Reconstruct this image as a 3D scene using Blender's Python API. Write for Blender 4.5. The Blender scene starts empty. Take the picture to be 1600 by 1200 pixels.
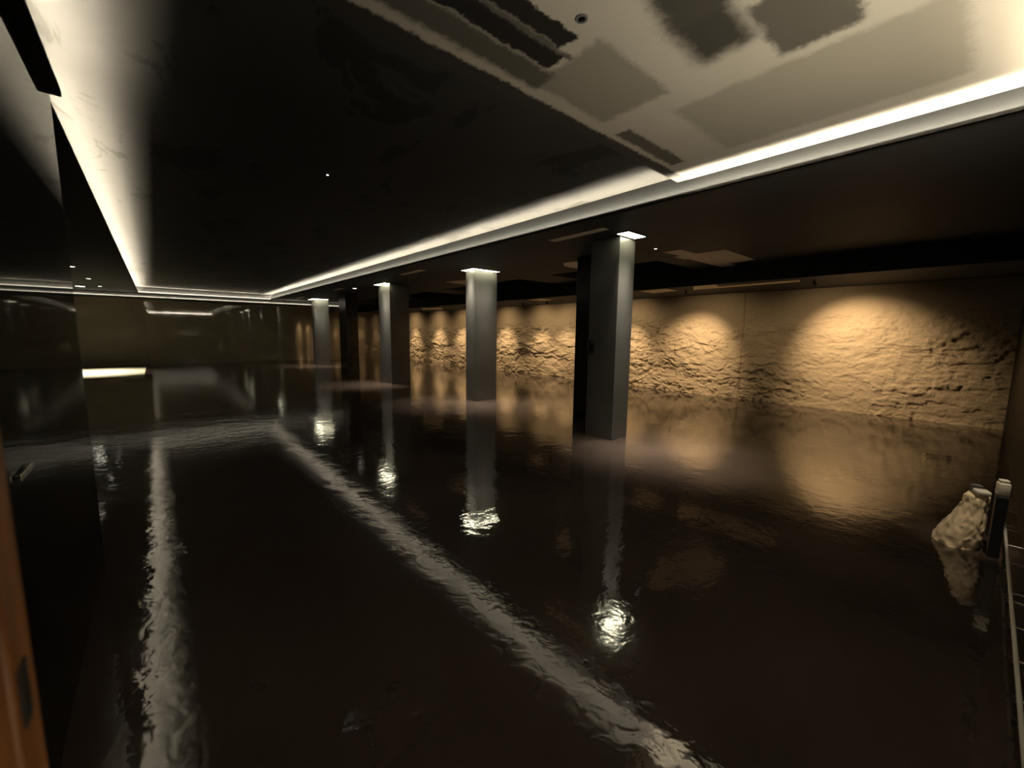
import bpy, bmesh, math, random
import numpy as np
from mathutils import Vector, Matrix

random.seed(7)
SC = bpy.context.scene
COL = SC.collection

# ------------------------------------------------------------------ helpers
def tag(o, label=None, cat=None, group=None, kind=None):
    if label: o['label'] = label
    if cat: o['category'] = cat
    if group: o['group'] = group
    if kind: o['kind'] = kind
    return o

def thing(name, loc, label, cat, group=None, rz=0.0):
    o = bpy.data.objects.new(name, None)
    o.empty_display_size = 0.1
    COL.objects.link(o)
    o.location = loc
    o.rotation_euler = (0, 0, rz)
    return tag(o, label, cat, group)

def link(name, bm, m, parent=None, smooth=False):
    me = bpy.data.meshes.new(name)
    bmesh.ops.recalc_face_normals(bm, faces=bm.faces[:])
    bm.to_mesh(me); bm.free()
    me.materials.append(m)
    if smooth:
        for p in me.polygons: p.use_smooth = True
    o = bpy.data.objects.new(name, me)
    COL.objects.link(o)
    if parent is not None: o.parent = parent
    return o

def struct(name, bm, m, parent=None, smooth=False):
    o = link(name, bm, m, parent, smooth)
    if parent is None: o['kind'] = 'structure'
    return o

def box(bm, x0, x1, y0, y1, z0, z1, bevel=0.0):
    r = bmesh.ops.create_cube(bm, size=1.0)
    vs = r['verts']
    for v in vs:
        v.co = Vector((x0 + (v.co.x + .5) * (x1 - x0), y0 + (v.co.y + .5) * (y1 - y0), z0 + (v.co.z + .5) * (z1 - z0)))
    if bevel > 0:
        es = list({e for v in vs for e in v.link_edges})
        bmesh.ops.bevel(bm, geom=es, offset=bevel, segments=2, affect='EDGES', profile=.5)
    return bm

def prism(bm, pts, z0, z1):
    """flat polygon pts (x, y) extruded from z0 to z1"""
    lo = [bm.verts.new((x, y, z0)) for x, y in pts]
    hi = [bm.verts.new((x, y, z1)) for x, y in pts]
    bm.faces.new(lo); bm.faces.new(hi[::-1])
    n = len(pts)
    for i in range(n):
        bm.faces.new((lo[i], lo[(i + 1) % n], hi[(i + 1) % n], hi[i]))
    return bm

def cyl(bm, p0, p1, r0, r1=None, n=20, caps=True):
    r1 = r0 if r1 is None else r1
    p0 = Vector(p0); p1 = Vector(p1)
    d = (p1 - p0).normalized()
    q = d.to_track_quat('Z', 'Y')
    a = []; b = []
    for i in range(n):
        t = 2 * math.pi * i / n
        v = q @ Vector((math.cos(t), math.sin(t), 0))
        a.append(bm.verts.new(p0 + v * r0)); b.append(bm.verts.new(p1 + v * r1))
    for i in range(n):
        bm.faces.new((a[i], a[(i + 1) % n], b[(i + 1) % n], b[i]))
    if caps:
        bm.faces.new(a[::-1]); bm.faces.new(b)
    return bm

def lathe(bm, prof, n=24, c=(0, 0, 0)):
    rings = []
    for r, z in prof:
        rings.append([bm.verts.new((c[0] + r * math.cos(2 * math.pi * i / n), c[1] + r * math.sin(2 * math.pi * i / n), c[2] + z)) for i in range(n)])
    for a, b in zip(rings, rings[1:]):
        for i in range(n):
            bm.faces.new((a[i], a[(i + 1) % n], b[(i + 1) % n], b[i]))
    bm.faces.new(rings[0][::-1]); bm.faces.new(rings[-1])
    return bm

# ------------------------------------------------------------------ node helpers
class NT:
    def __init__(self, name):
        self.m = bpy.data.materials.new(name)
        self.m.use_nodes = True
        self.t = self.m.node_tree
        self.b = self.t.nodes['Principled BSDF']
        self.out = self.t.nodes['Material Output']
        self._co = None
    def n(self, typ, **kw):
        nd = self.t.nodes.new(typ)
        for k, v in kw.items():
            if hasattr(nd, k): setattr(nd, k, v)
        return nd
    def l(self, a, b): self.t.links.new(a, b)
    def put(self, sock, v):
        if isinstance(v, bpy.types.NodeSocket): self.l(v, sock)
        else: sock.default_value = v
    def co(self):
        if self._co is None: self._co = self.n('ShaderNodeTexCoord').outputs['Object']
        return self._co
    def mapping(self, scale=(1, 1, 1), rot=(0, 0, 0), loc=(0, 0, 0)):
        mp = self.n('ShaderNodeMapping')
        self.l(self.co(), mp.inputs['Vector'])
        mp.inputs['Scale'].default_value = scale
        mp.inputs['Rotation'].default_value = rot
        mp.inputs['Location'].default_value = loc
        return mp.outputs['Vector']
    def noise(self, scale, detail=3, rough=.5, vec=None, dist=0.0):
        nd = self.n('ShaderNodeTexNoise')
        nd.inputs['Scale'].default_value = scale
        nd.inputs['Detail'].default_value = detail
        nd.inputs['Roughness'].default_value = rough
        nd.inputs['Distortion'].default_value = dist
        self.l(vec if vec is not None else self.co(), nd.inputs['Vector'])
        return nd.outputs['Fac']
    def rng(self, v, a, b, c=0.0, d=1.0, smooth=True):
        nd = self.n('ShaderNodeMapRange')
        nd.interpolation_type = 'SMOOTHSTEP' if smooth else 'LINEAR'
        self.put(nd.inputs['Value'], v)
        nd.inputs['From Min'].default_value = a; nd.inputs['From Max'].default_value = b
        nd.inputs['To Min'].default_value = c; nd.inputs['To Max'].default_value = d
        return nd.outputs['Result']
    def math(self, op, a, b=0.0, clamp=False):
        nd = self.n('ShaderNodeMath'); nd.operation = op; nd.use_clamp = clamp
        self.put(nd.inputs[0], a); self.put(nd.inputs[1], b)
        return nd.outputs[0]
    def mix(self, f, a, b):
        nd = self.n('ShaderNodeMix'); nd.data_type = 'RGBA'
        self.put(nd.inputs[0], f)
        for s, v in ((nd.inputs[6], a), (nd.inputs[7], b)):
            if isinstance(v, bpy.types.NodeSocket): self.l(v, s)
            else: s.default_value = (*v, 1.0)
        return nd.outputs[2]
    def bump(self, h, strength, distance, normal=None):
        nd = self.n('ShaderNodeBump')
        nd.inputs['Strength'].default_value = strength
        nd.inputs['Distance'].default_value = distance
        self.l(h, nd.inputs['Height'])
        if normal is not None: self.l(normal, nd.inputs['Normal'])
        return nd.outputs['Normal']
    def set(self, **kw):
        names = dict(base='Base Color', rough='Roughness', ior='IOR', metal='Metallic', normal='Normal', spec='Specular IOR Level',
                     ecol='Emission Color', est='Emission Strength', coat='Coat Weight', coatr='Coat Roughness', sheen='Sheen Weight', sub='Subsurface Weight')
        for k, v in kw.items():
            s = self.b.inputs[names[k]]
            if isinstance(v, tuple): v = (*v, 1.0)
            self.put(s, v)
        return self.m

def simple(name, base, rough=.5, ior=1.5, metal=0.0, var=.15, scale=6.0, bump=0.0, bscale=40.0, spec=.5):
    t = NT(name)
    nz = t.noise(scale, 4)
    dark = tuple(c * (1 - var) for c in base); lite = tuple(min(1, c * (1 + var)) for c in base)
    t.set(base=t.mix(nz, dark, lite), rough=rough, ior=ior, metal=metal, spec=spec)
    if bump > 0: t.set(normal=t.bump(t.noise(bscale, 3), bump, .01))
    return t.m

def emit(name, col, strength):
    t = NT(name)
    t.set(base=(.8, .8, .8), rough=.5, ecol=col, est=strength)
    return t.m

# ------------------------------------------------------------------ materials
def mat_floor():
    t = NT('wet_resin_floor')
    big = t.noise(.7, 4, .55)
    base = t.mix(t.rng(big, .35, .7), (.042, .0300, .0245), (.064, .047, .038))
    w1 = t.noise(2.2, 2, .5, dist=.4)
    w2 = t.noise(9.0, 2, .55, dist=.6)
    w3 = t.noise(34.0, 2, .5)
    h = t.math('ADD', t.math('MULTIPLY', w1, .34), t.math('ADD', t.math('MULTIPLY', w2, .13), t.math('MULTIPLY', w3, .032)))
    # patches of calmer and of choppier film
    t.set(base=base, rough=t.rng(t.noise(1.3, 3), .3, .75, .045, .10), ior=FLOOR_IOR, normal=t.bump(h, .55, .020))
    return t.m

def mat_black_gloss(name, base=(.010, .010, .010), rough=.05, ior=1.5, wave=.03):
    t = NT(name)
    nz = t.noise(2.0, 4)
    t.set(base=t.mix(nz, tuple(c * .8 for c in base), tuple(c * 1.25 for c in base)), rough=rough, ior=ior)
    if wave: t.set(normal=t.bump(t.noise(2.5, 2), wave, .02))
    return t.m

def mat_tray():
    t = NT('tray_ceiling_paint')
    blot = t.noise(1.1, 5, .6, vec=t.mapping(scale=(1.5, .8, 1)), dist=.8)
    m = t.rng(blot, .57, .61)
    fine = t.noise(5, 4)
    base = t.mix(fine, (.062, .061, .058), (.074, .072, .068))
    t.set(base=t.mix(m, base, (.042, .041, .037)), rough=.7, spec=.12)
    return t.m

def mat_panel():
    """bare plasterboard with rolled-on dark paint, positions in metres on the ceiling"""
    t = NT('half_painted_plasterboard')
    sep = t.n('ShaderNodeSeparateXYZ'); t.l(t.co(), sep.inputs[0])
    j1 = t.math('MULTIPLY', t.math('SUBTRACT', t.noise(7, 4, .6), .5), .10)
    j2 = t.math('MULTIPLY', t.math('SUBTRACT', t.noise(26, 4, .65), .5), .06)
    jx = t.math('ADD', sep.outputs[0], t.math('ADD', j1, j2))
    k1 = t.math('MULTIPLY', t.math('SUBTRACT', t.noise(6, 4, .6, vec=t.mapping(loc=(3.1, 8.2, 1))), .5), .06)
    k2 = t.math('MULTIPLY', t.math('SUBTRACT', t.noise(30, 4, .65, vec=t.mapping(loc=(5.1, 2.2, 1))), .5), .05)
    jy = t.math('ADD', sep.outputs[1], t.math('ADD', k1, t.math('MULTIPLY', k2, 1.5)))
    def rect(x0, x1, y0, y1, s=.02):
        a = t.rng(jx, x0 - s, x0 + s); b = t.rng(jx, x1 - s, x1 + s, 1, 0)
        c = t.rng(jy, y0 - s, y0 + s); d = t.rng(jy, y1 - s, y1 + s, 1, 0)
        return t.math('MULTIPLY', t.math('MULTIPLY', a, b), t.math('MULTIPLY', c, d))
    col = t.mix(t.noise(1.7, 4), (.54, .50, .41), (.63, .58, .49))
    mid = (.33, .30, .24); dk = (.12, .108, .086); bl = (.012, .011, .010)
    for x0, x1, y0, y1, s, c in (
        (1.90, 2.62, 1.50, 2.03, .03, mid),
        (2.84, 3.74, .22, 1.60, .04, (.40, .365, .29)),
        (2.84, 3.72, 1.95, 2.08, .02, dk),
        (.40, 1.95, 1.88, 2.06, .03, dk),
        (2.05, 2.50, .95, 1.25, .07, (.05, .045, .036)),
        (1.85, 2.15, .6, 1.22, .05, (.06, .054, .043)),
        (2.25, 2.75, .55, .92, .03, dk),
        (-.4, 1.2, 1.1, 1.45, .05, mid),
        (.40, 1.80, 1.58, 1.70, .012, bl),
        (.40, 1.86, 1.73, 1.87, .012, bl),
        (.40, 1.90, 1.70, 1.74, .02, dk),
        (-.5, 4.3, 2.135, 2.4, .018, (.045, .041, .034)),
    ):
        col = t.mix(rect(x0, x1, y0, y1, s), col, c)
    t.set(base=col, rough=.7)
    return t.m

def mat_stone():
    t = NT('carved_sandstone_wall')
    n1 = t.noise(1.2, 5, .55, vec=t.mapping(scale=(1, .6, 1.4)))
    n2 = t.noise(14, 5, .6)
    base = t.mix(n1, (.33, .245, .150), (.46, .355, .225))
    base = t.mix(t.rng(n2, .35, .75), base, (.42, .32, .20))
    geo = t.n('ShaderNodeNewGeometry')
    t.set(base=base, rough=.9, normal=t.bump(t.math('ADD', t.noise(30, 5, .6), t.math('MULTIPLY', t.noise(110, 3), .4)), 1.0, .014))
    return t.m

FLOOR_IOR = 1.95
M = {}
M['floor'] = mat_floor()
M['tray'] = mat_tray()
M['panel'] = mat_panel()
M['stone'] = mat_stone()
M['fascia'] = simple('fascia_dark_paint', (.026, .0255, .025), .5, var=.1)
M['soffit'] = simple('soffit_dark_paint', (.052, .054, .055), .6, var=.12, scale=2, spec=.06)
M['void'] = simple('black_paint_and_shade', (.012, .012, .013), .8, var=.1)  # black paint; also puts shade into the unlit recesses and bulkhead riser
M['gloss_left'] = mat_black_gloss('black_gloss_left', (.006, .006, .006), .03, 1.6, .012)
M['gloss_back'] = mat_black_gloss('black_gloss_back', (.27, .24, .175), .035, 2.4, .015)
M['back_matt'] = simple('back_wall_dull_paint', (.17, .145, .10), .6, var=.2, scale=2)
M['gloss_front'] = simple('black_front_paint', (.016, .015, .013), .55, 1.2, var=.15)
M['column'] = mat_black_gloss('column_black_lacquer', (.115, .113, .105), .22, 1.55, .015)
M['pier'] = mat_black_gloss('pier_black_shaded', (.014, .014, .014), .2, 1.5, .015)  # darker copy of the column lacquer, with the shade of unlit columns put in
M['black_metal'] = simple('black_metal', (.012, .012, .012), .4, var=.1)
M['bare'] = simple('painted_light_pale', (.80, .72, .58), .8, var=.06, scale=8)  # pale colour standing for light cast on the dark ceilings
M['slab'] = simple('pale_screed', (.55, .50, .36), .8, var=.12, scale=3)
M['sack'] = simple('crumpled_kraft_paper', (.78, .62, .42), 1.0, 1.15, var=.08, scale=10)
M['white'] = simple('white_plastic', (.72, .68, .58), .4, var=.04)
M['greyplastic'] = simple('grey_plastic', (.14, .14, .135), .5, var=.08)
M['pipe'] = simple('pale_conduit', (.80, .77, .70), .4, var=.05)
M['steel'] = simple('bright_steel', (.75, .73, .68), .22, metal=1.0, var=.05)
M['led'] = emit('warm_led_strip', (1.0, .88, .66), 560.0)
M['led_mid'] = emit('warm_led_strip_medium', (1.0, .88, .66), 230.0)
M['lip_glow_bright'] = emit('added_lip_glow_bright', (1.0, .90, .70), 40.0)  # glow added out of view to give the back wall a reflected line
M['lip_glow'] = emit('added_lip_glow', (1.0, .90, .70), 1.6)  # glow added to the cove lips for their lit edge
M['led_dim'] = emit('warm_led_strip_dim', (1.0, .88, .66), 90.0)
M['lamp'] = emit('column_lamp_diffuser', (1.0, .95, .66), 16.0)
M['lamp_alcove'] = emit('alcove_lamp_diffuser', (1.0, .95, .78), 9.0)
M['dot'] = emit('small_lamp_lens', (1.0, .92, .75), 5.0)
M['spotlens'] = emit('spot_lens', (1.0, .80, .5), 7.0)

def mat_wood():
    t = NT('varnished_wood')
    v = t.mapping(scale=(14, 14, 1.2))
    g = t.noise(3.0, 5, .6, vec=v, dist=.6)
    t.set(base=t.mix(t.rng(g, .3, .75), (.20, .075, .022), (.36, .155, .048)), rough=.42)
    return t.m
M['wood'] = mat_wood()

# ------------------------------------------------------------------ room dimensions (metres)
XW, YB, YF = 11.2, 24.05, -.33          # stone wall, back wall, front wall
ZS, ZT, ZP, ZB = 3.0, 3.23, 3.15, 2.66  # soffit, tray, bare panel, bulkhead
XL = -.38                               # black mirror wall on the left
YLE = 3.87                              # where it ends
XC = 4.23                               # right fascia
YC = 22.12                              # back fascia

# floor
bm = bmesh.new(); box(bm, -4.0, 12.0, -3.0, 25.0, -.10, 0)
struct('floor', bm, M['floor'])

# tray ceiling and the bare board section near the camera
bm = bmesh.new(); box(bm, -3.4, XC + .05, 2.25, YC + .1, ZT, ZT + .2)
struct('ceiling', bm, M['tray'])
bm = bmesh.new(); box(bm, XL - .1, 4.165, YF - .02, 2.25, ZP, ZP + .28)
struct('ceiling_front', bm, M['panel'])

# right soffit with its raised recesses
REC = [(4.3, 7.12), (8.24, 12.0), (13.15, 16.0), (17.1, 20.1)]
X1, X2 = 7.35, 8.95
bm = bmesh.new()
box(bm, XC, X1, YF, YB, ZS, ZS + .42)
edges = [YF] + [v for r in REC for v in r] + [YB]
for y0, y1 in zip(edges[0::2], edges[1::2]):
    box(bm, X1, X2, y0, y1, ZS, ZS + .42)
so = struct('ceiling_right', bm, M['soffit'])
bm = bmesh.new()
for y0, y1 in REC:
    box(bm, X1, X2 + .01, y0, y1, ZS + .34, ZS + .42)
struct('ceiling_recess', bm, M['void'])
bm = bmesh.new(); box(bm, X2, XW + .25, YF, YB, ZB, ZS + .42)
bk = struct('ceiling_bulkhead', bm, M['soffit'])
# the riser of the bulkhead is unlit; its shade is put in as flat black
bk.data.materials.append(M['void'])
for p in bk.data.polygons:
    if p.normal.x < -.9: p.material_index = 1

# left soffit beyond the mirror wall, with the back soffit
bm = bmesh.new(); box(bm, -3.4, XL - .08, YLE, YB, ZS, ZT + .2)
struct('ceiling_left', bm, M['void'])
bm = bmesh.new(); box(bm, -3.4, XC, YC, YB, ZS, ZT + .2)
struct('ceiling_back', bm, M['fascia'])
bm = bmesh.new(); box(bm, -3.4, 7.45, YC + .08, YB, 2.83, ZS)
struct('trim_1', bm, M['fascia'])

# walls
bm = bmesh.new(); box(bm, XL - .12, XL, .58, YLE, 0, ZT)
struct('wall_left', bm, M['gloss_left'])
bm = bmesh.new(); box(bm, -.27, XW + .2, YB, YB + .2, 0, ZT + .2)
struct('wall_back', bm, M['gloss_back'])
bm = bmesh.new(); box(bm, -3.4, -.27, YB, YB + .2, 0, ZT + .2)
struct('wall_back_alcove', bm, M['back_matt'])
bm = bmesh.new(); box(bm, -3.4, -3.2, YLE, YB, 0, ZT)
struct('wall_alcove', bm, M['back_matt'])
bm = bmesh.new(); box(bm, 1.1, XW + .2, YF - .2, YF, 0, ZT + .2); box(bm, XL - .1, 1.1, YF - .2, YF, 2.3, ZT + .2)
struct('wall_front', bm, M['gloss_front'])

# ------------------------------------------------------------------ carved stone wall (real relief)
def vnoise(y, z, fy, fz, seed):
    r = np.random.RandomState(seed)
    g = r.rand(256, 256)
    a = y * fy + 500.0; b = z * fz + 500.0
    ia = np.floor(a).astype(int); ib = np.floor(b).astype(int)
    fa = a - ia; fb = b - ib
    fa = fa * fa * fa * (fa * (fa * 6 - 15) + 10); fb = fb * fb * fb * (fb * (fb * 6 - 15) + 10)
    def G(i, j): return g[i % 256, j % 256]
    return (G(ia, ib) * (1 - fa) + G(ia + 1, ib) * fa) * (1 - fb) + (G(ia, ib + 1) * (1 - fa) + G(ia + 1, ib + 1) * fa) * fb

def fbm(y, z, fy, fz, seed, o=5, gain=.5):
    s = 0; amp = 1; tot = 0
    for k in range(o):
        s = s + amp * vnoise(y, z, fy * 2 ** k, fz * 2 ** k, seed + k); tot += amp; amp *= gain
    return s / tot

def stone_wall():
    ys = np.concatenate([np.arange(YF - .03, 9.0, .017), np.arange(9.0, YB + .03, .034)])
    zs = np.linspace(0, ZB + .01, 158)
    Y, Z = np.meshgrid(ys, zs, indexing='ij')
    wy = Y + .30 * (fbm(Y, Z, 1.3, 1.3, 11, 4) - .5)
    wz = Z + .26 * (fbm(Y, Z, 1.3, 1.3, 31, 4) - .5)
    broad = fbm(wy, wz, .55, .8, 3, 4) - .5
    # layered, flaked-off slabs: smoothed terraces of a slanting field
    f = fbm(wy + wz * .5, wz, .75, 1.9, 57, 6, .52) * 5.5
    k = np.floor(f); t = np.clip((f - k) / .07, 0, 1)
    terr = (k + t * t * (3 - 2 * t)) / 5.5
    f2 = fbm(wy - wz * .6, wz, 2.1, 4.2, 91, 5, .55) * 5.0
    k2 = np.floor(f2); t2 = np.clip((f2 - k2) / .16, 0, 1)
    terr2 = (k2 + t2 * t2 * (3 - 2 * t2)) / 5.0
    small = fbm(Y, Z, 9, 11, 131, 4) - .5
    f3 = fbm(wy + wz * .3, wz, 5.5, 9.0, 141, 4, .6) * 4.0
    k3 = np.floor(f3); t3 = np.clip((f3 - k3) / .2, 0, 1)
    terr3 = (k3 + t3 * t3 * (3 - 2 * t3)) / 4.0
    # cracks: thin dark grooves along the zero line of a warped field
    c = np.abs(fbm(wy * 1.0 + .8 * wz, wz, .6, .75, 171, 5, .6) - .5)
    crack = np.exp(-(c / .0045) ** 2)
    rough = np.clip((2.35 - Z) / .7, .12, 1.0) * np.clip(.35 + 1.3 * fbm(Y, Z, .5, .7, 211, 2), .35, 1.2)
    d = .045 * broad + rough * (.15 * (terr - .5) + .085 * (terr2 - .5) + .036 * small + .050 * (terr3 - .5) - .040 * crack)
    # upright joints between the cast sections
    for yj in (4.05, 9.75, 15.3, 20.0):
        j = Y - yj - .03 * (fbm(Y, Z, .3, 3.0, 301, 3) - .5)
        d = d - .035 * np.exp(-(j / .014) ** 2)
    # worn foot
    d = d + .018 * np.exp(-(Z / .05) ** 2) * (fbm(Y, Z, 6, 1, 401, 3))
    X = XW - d
    n, m = Y.shape
    co = np.stack([X, Y, Z], -1).reshape(-1, 3)
    idx = np.arange(n * m).reshape(n, m)
    q = np.stack([idx[:-1, :-1], idx[:-1, 1:], idx[1:, 1:], idx[1:, :-1]], -1).reshape(-1, 4)
    me = bpy.data.meshes.new('wall_right')
    me.vertices.add(len(co)); me.vertices.foreach_set('co', co.astype(np.float32).ravel())
    me.loops.add(q.size); me.loops.foreach_set('vertex_index', q.astype(np.int32).ravel())
    me.polygons.add(len(q)); me.polygons.foreach_set('loop_start', (np.arange(len(q)) * 4).astype(np.int32))
    me.update(calc_edges=True); me.validate()
    me.polygons.foreach_set('use_smooth', [True] * len(me.polygons))
    me.materials.append(M['stone'])
    o = bpy.data.objects.new('wall_right', me); COL.objects.link(o)
    o['kind'] = 'structure'
    return o
stone_wall()

# ------------------------------------------------------------------ columns
def column(x0, x1, y0, y1, label, m='column', name='column'):
    bm = bmesh.new(); w, d = x1 - x0, y1 - y0
    box(bm, -w / 2, w / 2, -d / 2, d / 2, 0, ZS, .004)
    o = link(name, bm, M[m])
    o.location = ((x0 + x1) / 2, (y0 + y1) / 2, 0)
    return tag(o, label, 'column', 'black ceiling-high columns', 'thing')
column(5.11, 5.50, 3.58, 4.09, 'large black column in front of the stone wall, nearest to the camera')
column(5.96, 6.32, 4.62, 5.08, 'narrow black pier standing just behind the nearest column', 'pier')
column(5.53, 6.17, 7.70, 8.06, 'second black column from the camera, lamp wrapped round two sides of its top')
column(5.34, 5.96, 11.75, 12.55, 'third black column, its narrow left side lit and its wide side dark', 'column')
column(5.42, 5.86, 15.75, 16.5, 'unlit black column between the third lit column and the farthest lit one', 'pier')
column(5.62, 6.12, 20.0, 20.9, 'farthest lit black column, standing before the dark back wall')

# recessed lamps at the column heads
def area(name, loc, sx, sy, power, col, spread=120, rot=(0, 0, 0), parent=None):
    l = bpy.data.lights.new(name, 'AREA'); l.shape = 'RECTANGLE'; l.size = sx; l.size_y = sy
    l.energy = power; l.color = col; l.spread = math.radians(spread)
    o = bpy.data.objects.new(name, l); COL.objects.link(o)
    o.location = loc; o.rotation_euler = rot
    if parent is not None: o.parent = parent
    return o
def column_lamp(rects, label, power):
    cx = sum((r[0] + r[1]) / 2 for r in rects) / len(rects); cy = sum((r[2] + r[3]) / 2 for r in rects) / len(rects)
    t = thing('column_light', (cx, cy, ZS), label, 'ceiling light', 'lamps recessed beside the column heads')
    f = bmesh.new(); p = bmesh.new()
    for x0, x1, y0, y1 in rects:
        X0, X1_, Y0, Y1 = x0 - cx, x1 - cx, y0 - cy, y1 - cy
        box(p, X0, X1_, Y0, Y1, -.012, -.002)
        e = .010
        for b in ((X0 - e, X1_ + e, Y0 - e, Y0), (X0 - e, X1_ + e, Y1, Y1 + e), (X0 - e, X0, Y0, Y1), (X1_, X1_ + e, Y0, Y1)):
            box(f, *b, -.014, 0)
    link('frame', f, M['black_metal'], t); link('diffuser', p, M['lamp'], t)
    for x0, x1, y0, y1 in rects:
        wide = x1 - x0 > y1 - y0      # lamp tilted a little away from the column face
        area('downlight', ((x0 + x1) / 2 - cx, (y0 + y1) / 2 - cy, -.02), (x1 - x0) * .8, (y1 - y0) * .6, power, (1.0, .90, .74), 54,
             rot=(-.19, 0, 0) if wide else (0, .16, 0), parent=t)
    return t
column_lamp([(4.98, 5.42, 3.36, 3.55)], 'bright recessed lamp at the head of the nearest black column', 34)
column_lamp([(5.36, 6.12, 7.53, 7.67), (5.37, 5.51, 7.70, 8.02)], 'bright lamp on two sides of the second column head', 22)
column_lamp([(5.12, 5.31, 11.62, 12.4)], 'bright lamp at the left side of the third column head', 34)
column_lamp([(5.46, 6.06, 19.75, 19.97), (5.40, 5.58, 19.75, 20.6)], 'bright lamp at the head of the farthest lit column', 22)

# dark box with a rounded top on the side of the nearest column
t = thing('wall_intercom', (5.11, 4.02, 1.40), 'rounded black box fixed to the left side of the nearest column', 'intercom')
bm = bmesh.new(); box(bm, -.05, 0, -.055, .055, -.10, .10, .02); link('housing', bm, M['pier'], t, True)
bm = bmesh.new(); box(bm, -.062, -.05, -.03, .03, -.12, -.06, .004); link('handset', bm, M['black_metal'], t)

# ------------------------------------------------------------------ cove lights: ledge, lip and led strip
def cove(axis, a0, a1, pos, side, z, label, depth=.06, lip=.024, led='led', base_h=.010, led_off=.55, wash=False, lip_glow=None):
    """axis 'y' runs along y at x=pos; side is the direction the ledge sticks out"""
    mid = (a0 + a1) / 2
    loc = (pos, mid, z) if axis == 'y' else (mid, pos, z)
    t = thing('cove_light', loc, label, 'cove light', 'led coves round the ceiling tray')
    h = (a1 - a0) / 2
    def put(bm, d0, d1, z0, z1):
        d0, d1 = sorted((d0 * side, d1 * side))
        if axis == 'y': box(bm, d0, d1, -h, h, z0, z1)
        else: box(bm, -h, h, d0, d1, z0, z1)
    bm = bmesh.new(); put(bm, 0, depth, 0, base_h); put(bm, depth - .006, depth, 0, base_h + lip)
    link('ledge', bm, M['void'], t)
    # the strip leans 45 degrees towards the room
    bm = bmesh.new(); c = depth * (1 - led_off); w, q = .0036, .0007
    prof = [(c - w, base_h + .0085 + w), (c + w, base_h + .0085 - w), (c + w - q, base_h + .0085 - w - q), (c - w - q, base_h + .0085 + w - q)]
    if wash: prof = [(2 * c - d, zz) for d, zz in prof]
    ends = []
    for s_ in (-h, h):
        ends.append([bm.verts.new((d * side, s_, zz) if axis == 'y' else (s_, d * side, zz)) for d, zz in prof])
    for i in range(4):
        bm.faces.new((ends[0][i], ends[0][(i + 1) % 4], ends[1][(i + 1) % 4], ends[1][i]))
    bm.faces.new(ends[0]); bm.faces.new(ends[1][::-1])
    link('led_strip', bm, M[led], t)
    if lip_glow:
        bm = bmesh.new(); put(bm, depth, depth + .002, .004, base_h + lip - .004); link('diffuser', bm, M[lip_glow], t)  # glowing line added along the front of the lip
    return t
cove('y', YF + .02, YC, XC, -1, ZS, 'long glowing led cove above the right row of columns', depth=.06)
cove('y', .60, YLE, XL, 1, ZS, 'short dark led ledge on the black gloss wall, upper corner by the doorway', depth=.05, lip=.021, base_h=.015)
cove('y', YLE + .06, YC, XL - .08, 1, ZS, 'long led cove running down the left side of the ceiling tray', depth=.06)
cove('x', XL, XC - .06, YC, -1, ZS, 'upper led cove across the far end of the tray', depth=.06, led='led', lip_glow='lip_glow', lip=.03)
cove('x', -3.2, 7.4, YC + .08, -1, 2.83, 'lower led cove along the far bulkhead face', depth=.045, lip=.012, led='led_dim', wash=True, lip_glow='lip_glow')
cove('x', XL + .06, XC - .06, YF, 1, ZS - .02, 'led cove above the entrance wall beside the bare boards', depth=.07, led='led_mid', lip=.0195, lip_glow='lip_glow_bright')

# ------------------------------------------------------------------ cast light on the dark ceilings, painted as pale plates
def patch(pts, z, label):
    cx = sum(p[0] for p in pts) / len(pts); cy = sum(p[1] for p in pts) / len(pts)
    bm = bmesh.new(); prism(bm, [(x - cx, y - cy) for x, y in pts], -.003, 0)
    o = link('painted_light_patch', bm, M['bare']); o.location = (cx, cy, z)  # 'bare' is the pale colour standing for cast light
    return tag(o, label, 'painted light patch', 'painted light patches on the ceiling')
patch([(6.68, 3.49), (7.2, 3.46), (7.2, 2.98), (8.5, 2.98), (8.62, 3.46), (8.93, 3.46), (8.93, 3.76), (7.6, 3.80), (7.55, 3.88), (7.2, 3.88), (7.2, 3.76), (6.68, 3.80)], ZS, 'large stepped patch of painted light on the soffit right of the nearest column')
patch([(6.30, 5.45), (6.75, 5.40), (7.2, 5.40), (7.2, 5.98), (6.6, 5.98), (6.3, 5.75)], ZS, 'patch of painted light on the soffit between the nearest and second columns')
patch([(6.30, 10.2), (6.45, 9.5), (7.0, 9.5), (7.2, 10.3)], ZS, 'patch of painted light on the soffit behind the second column')
patch([(4.60, 3.50), (4.73, 3.50), (4.78, 4.52), (4.62, 4.54)], ZS, 'narrow strip of painted light on the soffit left of the nearest column')
patch([(4.66, 8.62), (4.82, 8.62), (4.80, 9.73), (4.68, 9.73)], ZS, 'narrow strip of painted light on the soffit left of the second column')
patch([(4.76, 14.3), (4.92, 14.3), (4.90, 15.2), (4.78, 15.2)], ZS, 'narrow strip of painted light on the soffit past the third column')
patch([(4.80, 19.2), (4.96, 19.2), (4.94, 20.3), (4.82, 20.3)], ZS, 'narrow strip of painted light on the soffit near the farthest lit column')
patch([(9.05, 5.03), (9.62, 5.05), (9.83, 5.78), (9.17, 5.78)], ZB, 'oblong patch of painted light over the stone wall right of the nearest column')
patch([(9.02, 3.88), (9.40, 3.98), (9.30, 2.45), (9.62, 2.53), (9.74, 4.70), (9.34, 4.52), (9.02, 4.35)], ZB, 'long thin patch of painted light over the stone wall above the brightest pools')
patch([(9.11, 9.2), (9.74, 9.22), (9.85, 9.91), (9.18, 9.88)], ZB, 'small patch of painted light over the stone wall between the two nearer columns')
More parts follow.
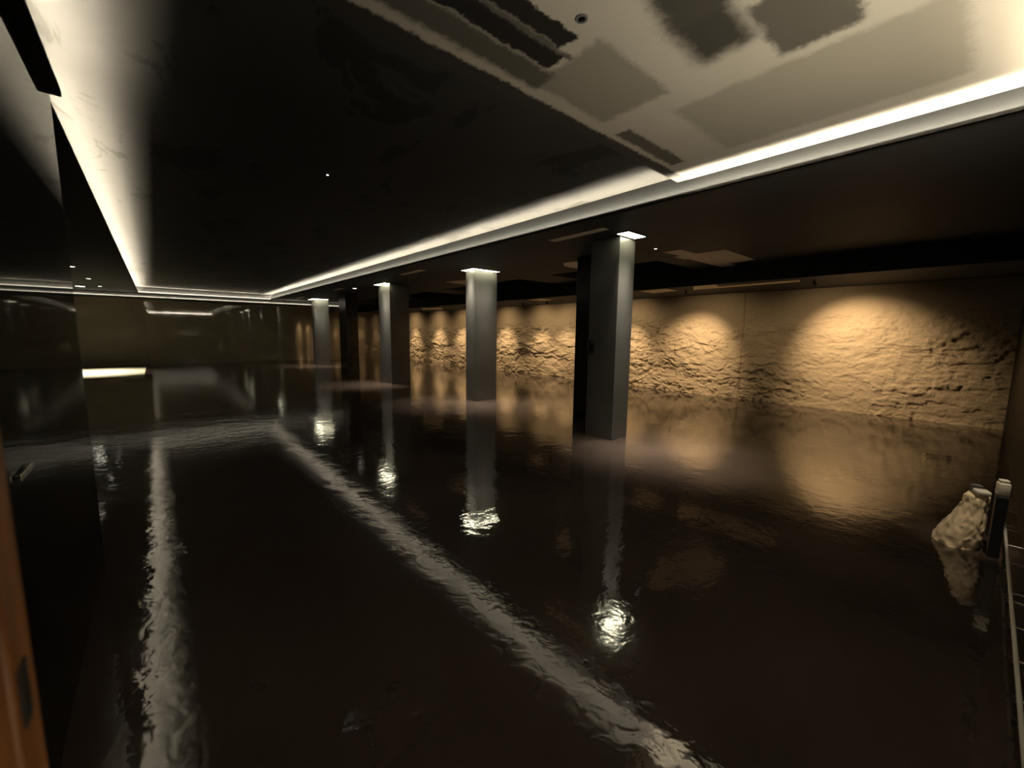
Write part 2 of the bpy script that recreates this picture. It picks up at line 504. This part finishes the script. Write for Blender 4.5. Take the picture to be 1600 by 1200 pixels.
patch([(9.36, 17.3), (9.72, 16.1), (10.27, 16.9), (9.97, 18.2)], ZB, 'small patch of painted light over the stone wall left of the second column')

# ------------------------------------------------------------------ spotlights washing the stone wall
def spot(y, ty, tz, power, label, x=10.25, ang=62, blend=1.0):
    t = thing('ceiling_spotlight', (x, y, ZB), label, 'spotlight', 'spotlights over the stone wall')
    aim = Vector((XW - x, ty - y, tz - ZB + .05)).normalized()
    bm = bmesh.new(); cyl(bm, (0, 0, -.006), (0, 0, 0), .035); link('base_plate', bm, M['black_metal'], t)
    bm = bmesh.new(); cyl(bm, (0, 0, -.03), (0, 0, -.004), .008); link('stem', bm, M['black_metal'], t)
    a = Vector((0, 0, -.05)); p0 = a - aim * .035; p1 = a + aim * .035
    bm = bmesh.new(); cyl(bm, p0, p1, .022, .027, caps=False); cyl(bm, p0 - aim * .002, p0, .022)
    link('lamp_head', bm, M['black_metal'], t, False)
    bm = bmesh.new(); cyl(bm, p1 - aim * .010, p1 - aim * .006, .023); link('lens', bm, M['spotlens'], t)
    l = bpy.data.lights.new('spot_beam', 'SPOT'); l.energy = power; l.color = (1.0, .745, .465)
    l.spot_size = math.radians(ang); l.spot_blend = blend; l.shadow_soft_size = .02
    o = bpy.data.objects.new('spot_beam', l); COL.objects.link(o); o.parent = t
    o.location = p1 + aim * .01
    o.rotation_euler = aim.to_track_quat('-Z', 'Y').to_euler()
    l = bpy.data.lights.new('spill', 'SPOT'); l.energy = 46.0; l.color = (1.0, .76, .47); l.shadow_soft_size = .03
    l.spot_size = math.radians(130); l.spot_blend = 1.0
    o = bpy.data.objects.new('spill', l); COL.objects.link(o); o.parent = t; o.location = p1 + aim * .035
    o.rotation_euler = Vector((.75, 0, -.85)).to_track_quat('-Z', 'Y').to_euler()
SPOTS = [
    (2.29, 1.75, 1.10, 400, 'spotlight over the widest light pool on the stone wall', 9.60, 80),
    (4.79, 5.25, .90, 390, 'spotlight right of the nearest column aimed at the stone wall', 9.55, 71),
    (7.2, 7.3, .45, 330, 'spotlight hidden behind the nearest column', 10.0, 66),
    (9.9, 9.9, .35, 270, 'spotlight just left of the nearest column', 10.1, 62),
    (11.1, 11.2, .35, 270, 'spotlight between the second and nearest columns', 10.1, 58),
    (13.2, 13.3, .35, 320, 'spotlight directly right of the second column', 10.1, 64),
    (16.4, 16.5, .35, 320, 'spotlight directly left of the second column', 10.1, 64),
    (18.7, 18.6, .35, 300, 'spotlight midway between the third and second columns', 10.1, 62),
    (21.3, 21.3, .35, 300, 'spotlight farthest along the stone wall', 10.1, 60),
]
for y, ty, tz, pw, lab, x, ang in SPOTS: spot(y, ty, tz, pw, lab, x, ang)

# ------------------------------------------------------------------ small ceiling fittings
def downlight(x, y, z, r, label, m='dot'):
    t = thing('downlight', (x, y, z), label, 'downlight', 'tiny ceiling downlights')
    bm = bmesh.new(); cyl(bm, (0, 0, -.008), (0, 0, 0), r * 1.6, n=24); link('trim_ring', bm, M['black_metal'], t)
    bm = bmesh.new(); cyl(bm, (0, 0, -.012), (0, 0, -.008), r, n=20); link('lens', bm, M[m], t)
downlight(-1.35, 14.03, ZS, .045, 'tiny lit downlight in the left soffit, nearest of its row of three')
downlight(-1.34, 17.09, ZS, .045, 'tiny lit downlight in the left soffit, middle of its row of three')
downlight(-1.31, 19.91, ZS, .045, 'tiny lit downlight in the left soffit, farthest of its row of three')
downlight(5.10, 13.9, ZS, .06, 'tiny lit downlight in the soffit beside the unlit column')
downlight(6.30, 3.72, ZS, .02, 'tiny lit downlight beside the lamp of the nearest column')
downlight(1.49, 4.72, ZT, .010, 'single tiny light in the middle of the dark tray ceiling')

t = thing('sprinkler_head', (1.71, 1.48, ZP), 'small round sprinkler ring in the bare plasterboard', 'sprinkler')
bm = bmesh.new(); lathe(bm, [(.030, -.006), (.030, 0), (.018, 0), (.018, -.006)], 24); link('ring', bm, M['greyplastic'], t)
bm = bmesh.new(); cyl(bm, (0, 0, -.012), (0, 0, 0), .008); link('nozzle', bm, M['black_metal'], t)

# alcove lamp and the pale slab it lights
t = thing('alcove_light', (-1.83, 20.47, ZS), 'small oblong lamp in the left soffit over the pale slab', 'ceiling light')
bm = bmesh.new(); box(bm, -.11, .11, -.12, .12, -.010, -.002); link('diffuser', bm, M['lamp_alcove'], t)
bm = bmesh.new()
for b in ((-.13, .13, -.14, -.12), (-.13, .13, .12, .14), (-.13, -.11, -.12, .12), (.11, .13, -.12, .12)): box(bm, *b, -.012, 0)
link('frame', bm, M['black_metal'], t)
area('downlight', (0.0, -.1, -.02), .2, .2, 105, (1.0, .93, .74), 75, parent=t)
bm = bmesh.new(); box(bm, -1.0, .98, -2.3, 2.3, 0, .03, .006)
o = link('floor_slab', bm, M['slab']); o.location = (-1.36, 20.25, 0)
tag(o, 'brightly lit pale flat slab on the floor before the back wall', 'slab')

# ------------------------------------------------------------------ doorway at the left edge
bm = bmesh.new(); box(bm, XL, -.142, .50, .60, 0, 2.2, .004); box(bm, -.142, -.114, .515, .585, 0, 2.2, .004)
dj = struct('door_1', bm, M['wood'])
bm = bmesh.new(); box(bm, 0, .002, -.013, .013, -.028, .028, .0006); cyl(bm, (.002, 0, -.008), (.0026, 0, -.008), .006, n=12)
o = link('strike_plate', bm, M['black_metal'], dj); o.location = (-.114, .540, 1.270); o['label'] = 'dark metal strike plate'

# pull handle on the black gloss wall
t = thing('pull_bar', (XL, 2.12, 1.105), 'small bright metal handle on the black gloss wall by the doorway', 'handle')
bm = bmesh.new(); box(bm, .006, .014, -.085, .085, -.012, .012, .003); link('grip', bm, M['steel'], t)
for s in (-1, 1):
    bm = bmesh.new(); cyl(bm, (0, s * .06, 0), (.008, s * .06, 0), .006, n=12); link('post', bm, M['steel'], t)

# ------------------------------------------------------------------ conduit along the right wall
t = thing('conduit_pipe', (4.0, YF, .10), 'thin pale conduit pipe on wall clips along the dark right wall', 'pipe')
bm = bmesh.new(); cyl(bm, (-2.6, .092, 0), (2.1, .092, 0), .0085, n=16); link('tube', bm, M['pipe'], t, True)
for x in (2.45, 2.62, 2.95, 3.30, 3.62, 3.74, 4.25, 4.62, 5.0, 5.12, 5.55, 5.85):
    bm = bmesh.new()
    cyl(bm, (x - 4.0, 0, 0), (x - 4.0, .086, 0), .0035, n=10)
    box(bm, x - 4.007, x - 3.99, .078, .118, -.014, -.0095); box(bm, x - 4.007, x - 3.99, .103, .118, -.014, .012)
    link('clip', bm, M['steel'], t)

# ------------------------------------------------------------------ crumpled sack with small things on it, by the wall
t = thing('bin', (4.66, -.182, 0), 'narrow black bin between the crumpled sack and the right wall', 'bin')
bm = bmesh.new(); box(bm, -.12, .12, -.030, .030, 0, .45, .006); link('body', bm, M['black_metal'], t)
bm = bmesh.new(); box(bm, -.125, .125, -.034, .034, .45, .465, .004); link('rim', bm, M['black_metal'], t)

def sack():
    """stiff crumpled paper: a flared, faceted tube whose creases are hard"""
    n, k = 44, 17
    rnd = np.random.RandomState(11)
    bm = bmesh.new(); rings = []
    th0 = np.linspace(0, 2 * np.pi, n, endpoint=False)
    for j in range(k):
        s = j / (k - 1)
        th = th0 + rnd.uniform(-.05, .05, n)
        r = .205 * (1 - s) ** 1.15 + .118 * s ** .8 + .012 * math.sin(s * 6)
        fold = .020 * np.abs(np.sin(2.5 * th + 2.2 * s + .4)) + .013 * np.abs(np.sin(4.5 * th - 4 * s))
        rr = r + fold * (1.1 - .4 * s) - .015 + rnd.uniform(-.015, .015, n)
        ring = []
        for i in range(n):
            x = rr[i] * math.cos(th[i]) * .80
            y = rr[i] * math.sin(th[i]) * .60 - .035 * s + .045 * (1 - s) ** 2
            y = max(y, -.100 + .008 * math.sin(9 * th[i]) * s)
            z = .405 * s + (rnd.uniform(-.008, .008) if 0 < j else 0) + .012 * math.sin(3 * th[i]) * s
            ring.append(bm.verts.new((x, y, max(0.0, z))))
        rings.append(ring)
    for a, b in zip(rings, rings[1:]):
        for i in range(n):
            q = (a[i], a[(i + 1) % n], b[(i + 1) % n], b[i])
            if rnd.rand() < .5: bm.faces.new((q[0], q[1], q[2])); bm.faces.new((q[0], q[2], q[3]))
            else: bm.faces.new((q[0], q[1], q[3])); bm.faces.new((q[1], q[2], q[3]))
    top = bm.verts.new((0, -.03, .400))
    for i in range(n): bm.faces.new((rings[-1][i], rings[-1][(i + 1) % n], top))
    o = link('paper_sack', bm, M['sack'], None, True)
    sub = o.modifiers.new('soften', 'SUBSURF'); sub.levels = 1; sub.render_levels = 1
    o.location = (4.70, -.030, 0)
    return tag(o, 'crumpled beige paper sack on the floor by the right wall', 'sack')
sack()
bm = bmesh.new(); box(bm, -.045, .045, -.04, .04, 0, .035, .010)
o = link('white_pad', bm, M['white'], None, True); o.location = (4.66, -.085, .424); o.rotation_euler = (0, 0, .3)
tag(o, 'small white folded pad on top of the paper sack', 'pad')
t = thing('grey_box', (4.735, -.055, .420), 'little dark grey box on top of the paper sack', 'box', rz=.5)
bm = bmesh.new(); box(bm, -.026, .026, -.024, .024, 0, .045, .004); link('body', bm, M['greyplastic'], t)
bm = bmesh.new(); box(bm, -.028, .028, -.026, .026, .045, .054, .003); link('lid', bm, M['greyplastic'], t)
t = thing('white_bottle', (4.60, -.180, .466), 'white square bottle standing on the black bin', 'bottle', rz=.25)
bm = bmesh.new(); box(bm, -.036, .036, -.030, .030, 0, .095, .010); link('body', bm, M['white'], t, True)
bm = bmesh.new(); box(bm, -.027, .027, -.024, .024, .095, .115, .006); link('cap', bm, M['white'], t, True)

# ------------------------------------------------------------------ added unseen fills: for the door jamb, the sack and the bare panel
def spotlamp(name, loc, target, power, col, ang, blend=.6, r=.05):
    l = bpy.data.lights.new(name, 'SPOT'); l.energy = power; l.color = col
    l.spot_size = math.radians(ang); l.spot_blend = blend; l.shadow_soft_size = r
    o = bpy.data.objects.new(name, l); COL.objects.link(o); o.location = loc
    o.rotation_euler = (Vector(target) - Vector(loc)).to_track_quat('-Z', 'Y').to_euler()
    return o
spotlamp('jamb_fill', (.55, -.9, .75), (-.16, .52, 1.02), 22.0, (1.0, .80, .52), 26, .8)  # unseen spot added to light the lower door jamb
spotlamp('sack_fill', (4.15, YF + .1, 2.98), (4.72, -.03, .2), 110.0, (1.0, .84, .62), 15, .8, .03)  # unseen spot added only to brighten the paper sack
area('panel_fill', (2.3, YF + .14, .9), 1.2, .10, 26, (1.0, .90, .70), 122, rot=(math.pi, 0, 0))  # unseen fill added to light the bare panel from below

w = bpy.data.worlds.new('World'); SC.world = w; w.use_nodes = True
w.node_tree.nodes['Background'].inputs[0].default_value = (.9, .85, .75, 1)
w.node_tree.nodes['Background'].inputs[1].default_value = .0

# ------------------------------------------------------------------ camera
cam = bpy.data.cameras.new('camera'); co = bpy.data.objects.new('camera', cam); COL.objects.link(co)
f = 640.0
VA = np.array([242 - 800, 513 - 600, f]); VB = np.array([1546 - 800, 529 - 600, f])
a = VA / np.linalg.norm(VA); b = VB / np.linalg.norm(VB)
b = b - a * (a @ b); b /= np.linalg.norm(b)
u = np.cross(b, a)
if u[1] > 0: u = -u
R = np.stack([b, a, u])            # rows: world x, y, z in (right, down, forward)
right, down, fwd = R[:, 0], R[:, 1], R[:, 2]
mw = Matrix(((right[0], -down[0], -fwd[0], 0), (right[1], -down[1], -fwd[1], 0), (right[2], -down[2], -fwd[2], 1.6), (0, 0, 0, 1)))
co.matrix_world = mw
cam.sensor_fit = 'HORIZONTAL'; cam.sensor_width = 36.0; cam.lens = f / 1600 * 36.0
cam.clip_start = .02; cam.clip_end = 200
cam.dof.use_dof = True; cam.dof.focus_distance = 8.0; cam.dof.aperture_fstop = 2.4
SC.camera = co

SC.view_settings.view_transform = 'Standard'
SC.view_settings.look = 'None'
SC.view_settings.exposure = 0.0
SC.view_settings.gamma = 1.0
SC.view_settings.use_curve_mapping = False
SC.cycles.max_bounces = 8
SC.cycles.glossy_bounces = 5
SC.cycles.diffuse_bounces = 4
SC.cycles.sample_clamp_indirect = 5.0
